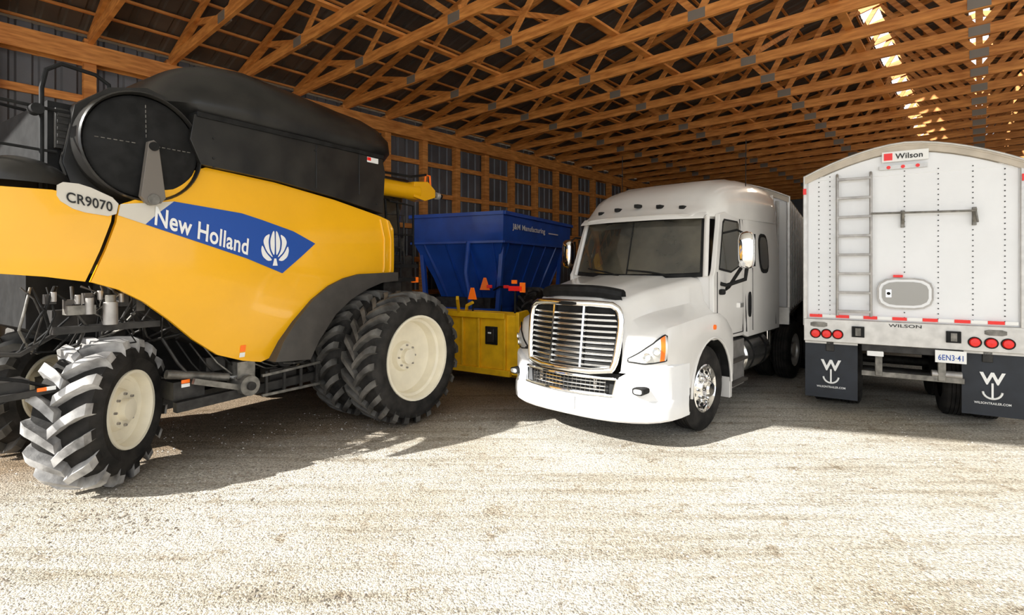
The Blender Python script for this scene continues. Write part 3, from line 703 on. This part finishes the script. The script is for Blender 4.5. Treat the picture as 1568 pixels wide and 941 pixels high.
for sg in(1,-1):
    b.bb((.3,sg*.36,.75),(7.6,sg*.46,1.0),DRK)
    b.lathe([(0,0),(.26,0),(.29,.03),(.29,1.1),(.26,1.13),(0,1.13)],(2.95,sg*.77,.72),(1,0,0),TANK,32)
    for u in(3.2,3.8): b.lathe([(.295,0),(.30,.005),(.30,.05),(.295,.055)],(u,sg*.77,.72),(1,0,0),BLKM,32)
    b.prism([(2.2,.36),(2.15,1.0),(2.9,1.0),(2.9,.36)],'v',sg*.62,sg*1.03,ALUD)
    for z in(.42,.72): b.bb((2.25,sg*1.02,z),(2.85,sg*1.1,z+.04),GREY)
    b.prism([(2.12,.3),(2.12,1.08),(2.24,1.08),(2.2,.3)],'v',sg*.6,sg*1.1,TRK)
    b.bb((4.6,sg*.5,1.0),(4.7,sg*.55,2.2),DRK)
b.bb((5.3,-.45,1.0),(6.6,.45,1.12),DRK)
b.cyl((4.62,.85,.7),(4.62,.85,2.9),.06,CHR)
for k in range(3): b.tube([(4.5,.1*k-.1,1.6),(4.8,.1*k-.1,1.3),(5.1,.05*k,1.5)],.015,ORG if k==1 else BLKM,6)
b.done('chassis_and_tanks',T,bevel=.008)

# ================================================================== TRAILERS
HATCH=mat('hatch_grey',(.36,.35,.33),.3,.3)
def trailer(name,P,W_,L,rearface,zb0=.97):
    E=empty(name,32,P)
    zt_=3.25;n=14
    arc=[(W_*i/n,zt_+.34*(1-abs(2*i/n-1)**1.7)) for i in range(n+1)]
    b=B()
    b.bb((.03,.03,1.30),(.08,W_-.03,3.26),PANEL);b.bb((L-.08,.03,1.30),(L-.03,W_-.03,3.26),PANEL)
    b.prism([(.05,3.2)]+[(min(max(v,.05),W_-.05),max(z-.10,3.22)) for v,z in arc]+[(W_-.05,3.2)],'u',.025,.035,PANEL)
    for v0 in(.0,W_-.05): b.bb((.03,v0,1.2),(L-.03,v0+.05,3.24),PANEL)
    for v0 in(-.012,W_+.012):
        for k in range(int(L/.5)): b.bb((.3+.5*k,v0-.01,1.25),(.34+.5*k,v0+.01,3.2),ALU)
    b.prism([(1.2,1.35),(L-2.5,1.35),(L-3.5,.75),(L-5,.75),(L/2,1.25),(4.2,.75),(3.2,.75)],'v',.35,W_-.35,ALU)
    b.done('body',E,bevel=.008)
    b=B()
    b.prism([(0,zt_-.02)]+arc+[(W_,zt_-.02)],'u',.04,.08,TAN)
    b.grid([[(u,v,z+.01) for v,z in arc] for u in(.0,L)],TAN)
    b.grid([[(u,v,z+dz) for v,z in arc] for u,dz in((.0,.02),(-.02,.02),(-.02,-.02),(-.012,-.02),(-.012,-.09),(.03,-.09))],TAN)
    b.tube([(-.02,v,z+.015) for v,z in arc],.014,ALU)
    b.done('arched_cover',E,ang=50)
    b=B()
    for v0 in(-.02,W_-.03): b.bb((-.01,v0,1.2),(.06,v0+.05,3.28),ALU)
    b.bb((-.015,-.01,.99),(.08,W_+.01,1.30),ALU)
    for v0 in(.25,W_-.35): b.bb((.1,v0,.85),(L-.2,v0+.1,1.05),DRK)
    if not rearface:
        for k in range(6): b.bb((-.02,.2+.36*k,1.3),(.03,.24+.36*k,3.2),ALU)
        for k in range(6): b.bb((-.08,W_-.6,1.5+.28*k),(-.05,W_-.2,1.53+.28*k),ALUD)
        b.bb((-.08,W_-.62,1.4),(-.05,W_-.59,3.2),ALUD);b.bb((-.08,W_-.21,1.4),(-.05,W_-.18,3.2),ALUD)
    b.done('frame',E,bevel=.008)
    if rearface:
        b=B()
        for v in(.17,.30,1.12,1.46,1.79,2.08):
            k=1.36
            while k<3.25:
                if not(.8<v<1.45 and 1.44<k<1.9): b.cyl((.03,v,k),(.020,v,k),.0075,DRK,6)
                k+=.065
        b.done('rivets',E)
        b=B()
        for v in(.385,.76): b.tube([(-.05,v,1.36),(-.05,v,3.22),(.0,v,3.26)],.019,ALUD);
        for k in range(8):
            z=1.42+.252*k;b.beam((-.05,.38,z),(-.05,.77,z),.035,.032,ALUD)
        for z in(1.5,2.4,3.1):
            for v in(.385,.76): b.bb((-.05,v-.015,z),(.04,v+.015,z+.03),ALUD)
        b.tube([(-.07,.76,2.71),(-.07,1.80,2.69)],.014,STEEL);b.tube([(-.07,1.80,2.69),(-.07,1.82,2.55)],.012,STEEL)
        for v in(1.1,1.8): b.beam((-.06,v,2.72),(-.0,v,2.56),.03,.02,STEEL);b.bb((-.01,v-.02,2.52),(.03,v+.02,2.74),STEEL)
        b.done('rear_ladder_and_rod',E,bevel=.004)
        b=B()
        q=lambda a,c,e,g:[(a,c),(e,c),(e,g),(a,g)]
        b.prism(chaikin(q(.83,1.47,1.41,1.87),2),'u',-.012,.05,ALUD);b.prism(chaikin(q(.85,1.49,1.39,1.85),2),'u',-.016,.0,PANEL);b.prism(chaikin(q(.88,1.52,1.36,1.82),2),'u',-.022,.0,HATCH)
        b.bb((-.03,.92,1.62),(-.01,.98,1.72),CHR);b.cyl((-.03,.95,1.67),(-.045,.95,1.67),.02,BLKM)
        b.bb((-.02,1.0,1.88),(.02,1.1,1.91),RED)
        k=.06;i=0
        while k<W_-.1:
            b.bb((-.02,k,1.325),(-.014,min(k+.15,W_-.05),1.365),RED if i%2==0 else WHT);k+=.155;i+=1
        for v in(.13,.26,.39,1.80,1.95,2.10):
            b.lathe([(0,-.05),(.045,-.045),(.055,-.02)],(-.0,v,1.10),(1,0,0),RED,20);b.lathe([(.055,-.03),(.066,-.03),(.066,.0)],(0,v,1.10),(1,0,0),BLKM,20)
        for v in(.15,1.97): b.prism(chaikin(q(v-.08,1.19,v+.12,1.26),1),'u',-.025,.0,STEEL)
        for v in(.62,1.60): b.bb((-.05,v-.07,1.08),(.0,v+.07,1.22),BLKM);b.bb((-.06,v-.03,1.1),(-.04,v+.03,1.2),STEEL)
        b.text('WILSON',.34,.04,lambda x,y:(-.021,.95+x,1.235+y),BLKD)
        b.bb((-.03,.88,3.37),(.0,1.36,3.50),WHT);b.bb((-.034,.90,3.39),(-.02,.99,3.48),RED)
        b.text('Wilson',.28,.07,lambda x,y:(-.035,1.02+x,3.40+y),BLKD,bold=.016)
        for k in range(3): b.cyl((0.,.95+.15*k,3.30),(-.03,.95+.15*k,3.30),.022,RED,12)
        b.bb((-.02,.85,3.275),(0.02,1.35,3.325),ALU)
        for v in(.0,W_): b.bb((-.03,v-.02,3.02),(.0,v+.02,3.1),RED)
        b.bb((-.05,1.42,.83),(-.04,1.72,.98),WHT);b.text('6EN3·41',.24,.07,lambda x,y:(-.052,1.45+x,.86+y),BLUD)
        b.done('rear_lights_and_signs',E)
        b=B()
        b.bb((.0,.66,.90),(.12,1.70,.99),DRK)
        b.beam((.1,.66,.60),(.1,1.72,.60),.08,.07,STEEL)
        for v in(.85,1.5): b.bb((.05,v-.04,.58),(.12,v+.04,1.0),STEEL)
        b.bb((.0,.72,.84),(.08,.9,.92),WHT);b.cyl((.1,1.4,.66),(.1,1.7,.66),.05,ALUD)
        b.done('underride_guard',E,bevel=.006)
        b=B()
        for a,c in((0.0,.62),(1.70,2.27)):
            b.bb((.12,a,.20),(.135,c,.97),FLAP);b.bb((.1,a,.95),(.16,c,1.0),ALU)
            m_=(a+c)/2
            b.text('W',.24,.15,lambda x,y:(.112,m_-.12+x,.58+y),WHT,bold=.03)
            b.beam((.11,m_,.42),(.11,m_,.60),.02,.006,WHT,up=(1,0,0))
            b.tube([(.11,m_+.09*math.sin(t),.50-.09*math.cos(t)) for t in [-1.5+.3*k for k in range(11)]],.012,WHT,6)
            b.text('WILSONTRAILER.COM',.34,.028,lambda x,y:(.112,m_-.17+x,.34+y),WHT)
        b.done('mud_flaps',E)
        wu=(.95,2.2)
    else: wu=(L-1.2,L-2.4)
    b=B()
    for u in wu:
        for v in(.35,.68,W_-.06,W_-.39): road_wheel(b,(u,v,.5),.5,.27,ALU,False)
        b.cyl((u,.2,.5),(u,W_-.2,.5),.07,DRK)
    b.done('wheels',E)
    return E
trailer('grain_trailer',(4.09,7.3),2.24,11.5,True)
trailer('grain_trailer',(4.93-.848*2.2,9.3+.53*2.2),2.2,10.,False)

# ================================================================== GRAIN CART
G=empty('grain_cart',26,(-.19,11.6))
b=B()
wc,lc=-2.5,4.4
def ring(z,i,ov=0): return [(i-ov,-i+ov,z),(lc-i+ov,-i+ov,z),(lc-i+ov,wc+i-ov,z),(i-ov,wc+i-ov,z)]
rows=[ring(3.23,0),ring(2.62,.02),ring(2.56,.05),ring(1.75,.38),ring(1.0,.6)]
V=b.grid(rows,BLUE,cj=True);b.f(V[-1],BLUE)
for i in range(4):
    a=ring(3.23,0,.03)[i];c=ring(3.23,0,.03)[(i+1)%4];b.beam(a,c,.08,.08,BLUE)
    a=ring(2.59,0.02,.03)[i];c=ring(2.59,0.02,.03)[(i+1)%4];b.beam(a,c,.05,.05,BLUE)
for k in range(6): u=.35+.74*k;b.beam((u,-.06,2.58),(.3+u*.86,-.62,1.15),.04,.08,BLUE)
for k in range(4): v=-.3-.62*k;b.beam((.06,v,2.58),(.58,-.5+(v+.5)*.75,1.15),.04,.08,BLUE)
b.text('J&M Manufacturing',1.95,.17,lambda x,y:(.40+x,.03,2.85+y),WHT,bold=.02)
b.bb((2.6,.025,2.90),(3.3,.03,2.93),WHT)
b.done('hopper',G,bevel=.01)
b=B()
b.bb((.1,-.6,.85),(lc+.3,-.75,1.05),BLUE);b.bb((.1,-1.75,.85),(lc+.3,-1.9,1.05),BLUE)
for u in(.2,3.9):
    b.beam((u,-.25,1.0),(u,-.12,2.6),.1,.1,BLUE);b.beam((u,-2.2,1.0),(u,-2.35,2.6),.1,.1,BLUE);b.beam((u,-.2,1.0),(u,-2.3,1.0),.12,.14,BLUE)
b.bb((.3,-.5,.8),(.9,-2.0,1.3),DRK)
b.prism([(-.62,1.50),(-.36,1.50),(-.46,1.78),(-.52,1.78)],'u',.02,.05,ORG)
b.bb((-.05,-.4,1.55),(.0,-.28,1.62),RED);b.bb((-.05,.02,1.55),(.0,.14,1.62),RED);b.tube([(.1,-.3,1.5),(0.,-.1,1.58),(0,.1,1.58)],.02,BLKM)
b.tube([(.0,-.9,2.6),(-.12,-.9,1.9),(-.05,-.8,1.1)],.06,BLUE)
b.done('frame',G,bevel=.008)
b=B()
ag_wheel(b,(2.2,-.02,.75),0,.75,.45,.4,nl=16);ag_wheel(b,(2.2,-2.0,.75),0,.75,.45,.4,nl=16);b.cyl((2.2,-.2,.75),(2.2,-2.2,.75),.1,DRK)
b.done('wheels',G)

# ================================================================== LIGHT
w=bpy.data.worlds.new('World');SC.world=w;w.use_nodes=True
bg=w.node_tree.nodes['Background'];bg.inputs[0].default_value=(.91,.95,1,1);bg.inputs[1].default_value=1.7
sun=bpy.data.lights.new('sun','SUN');sun.energy=11.0;sun.angle=R(.6);sun.color=(1,.975,.92)
so=bpy.data.objects.new('sun',sun);COL.objects.link(so)
e=R(ELEV);so.rotation_euler=Vector((.85*math.cos(e),.53*math.cos(e),-math.sin(e))).to_track_quat('-Z','Y').to_euler();so.location=(-10,-6,14)
def lamp(name,t,s,z,en,size=1.2,up=False,col=(1,.85,.65)):
    l=bpy.data.lights.new(name,'AREA');l.energy=en;l.size=size;l.color=col
    o=bpy.data.objects.new(name,l);COL.objects.link(o);o.location=W(t,s,z)
    if up:o.rotation_euler=(math.pi,0,0)
    return o
for i,(t,s) in enumerate(((-2,15),(0,24))): lamp('fill_light.%03d'%i,t,s,5.7,40)  # unseen fill lights added to brighten the shed interior

# ================================================================== CAMERA
cam=bpy.data.cameras.new('camera');co=bpy.data.objects.new('camera',cam);COL.objects.link(co)
co.location=(0,0,2);co.rotation_euler=(R(90),0,0);cam.sensor_width=36;cam.lens=18.37;cam.shift_y=-.0386;cam.clip_end=200
SC.camera=co
SC.view_settings.view_transform='Standard'
SC.view_settings.exposure=0
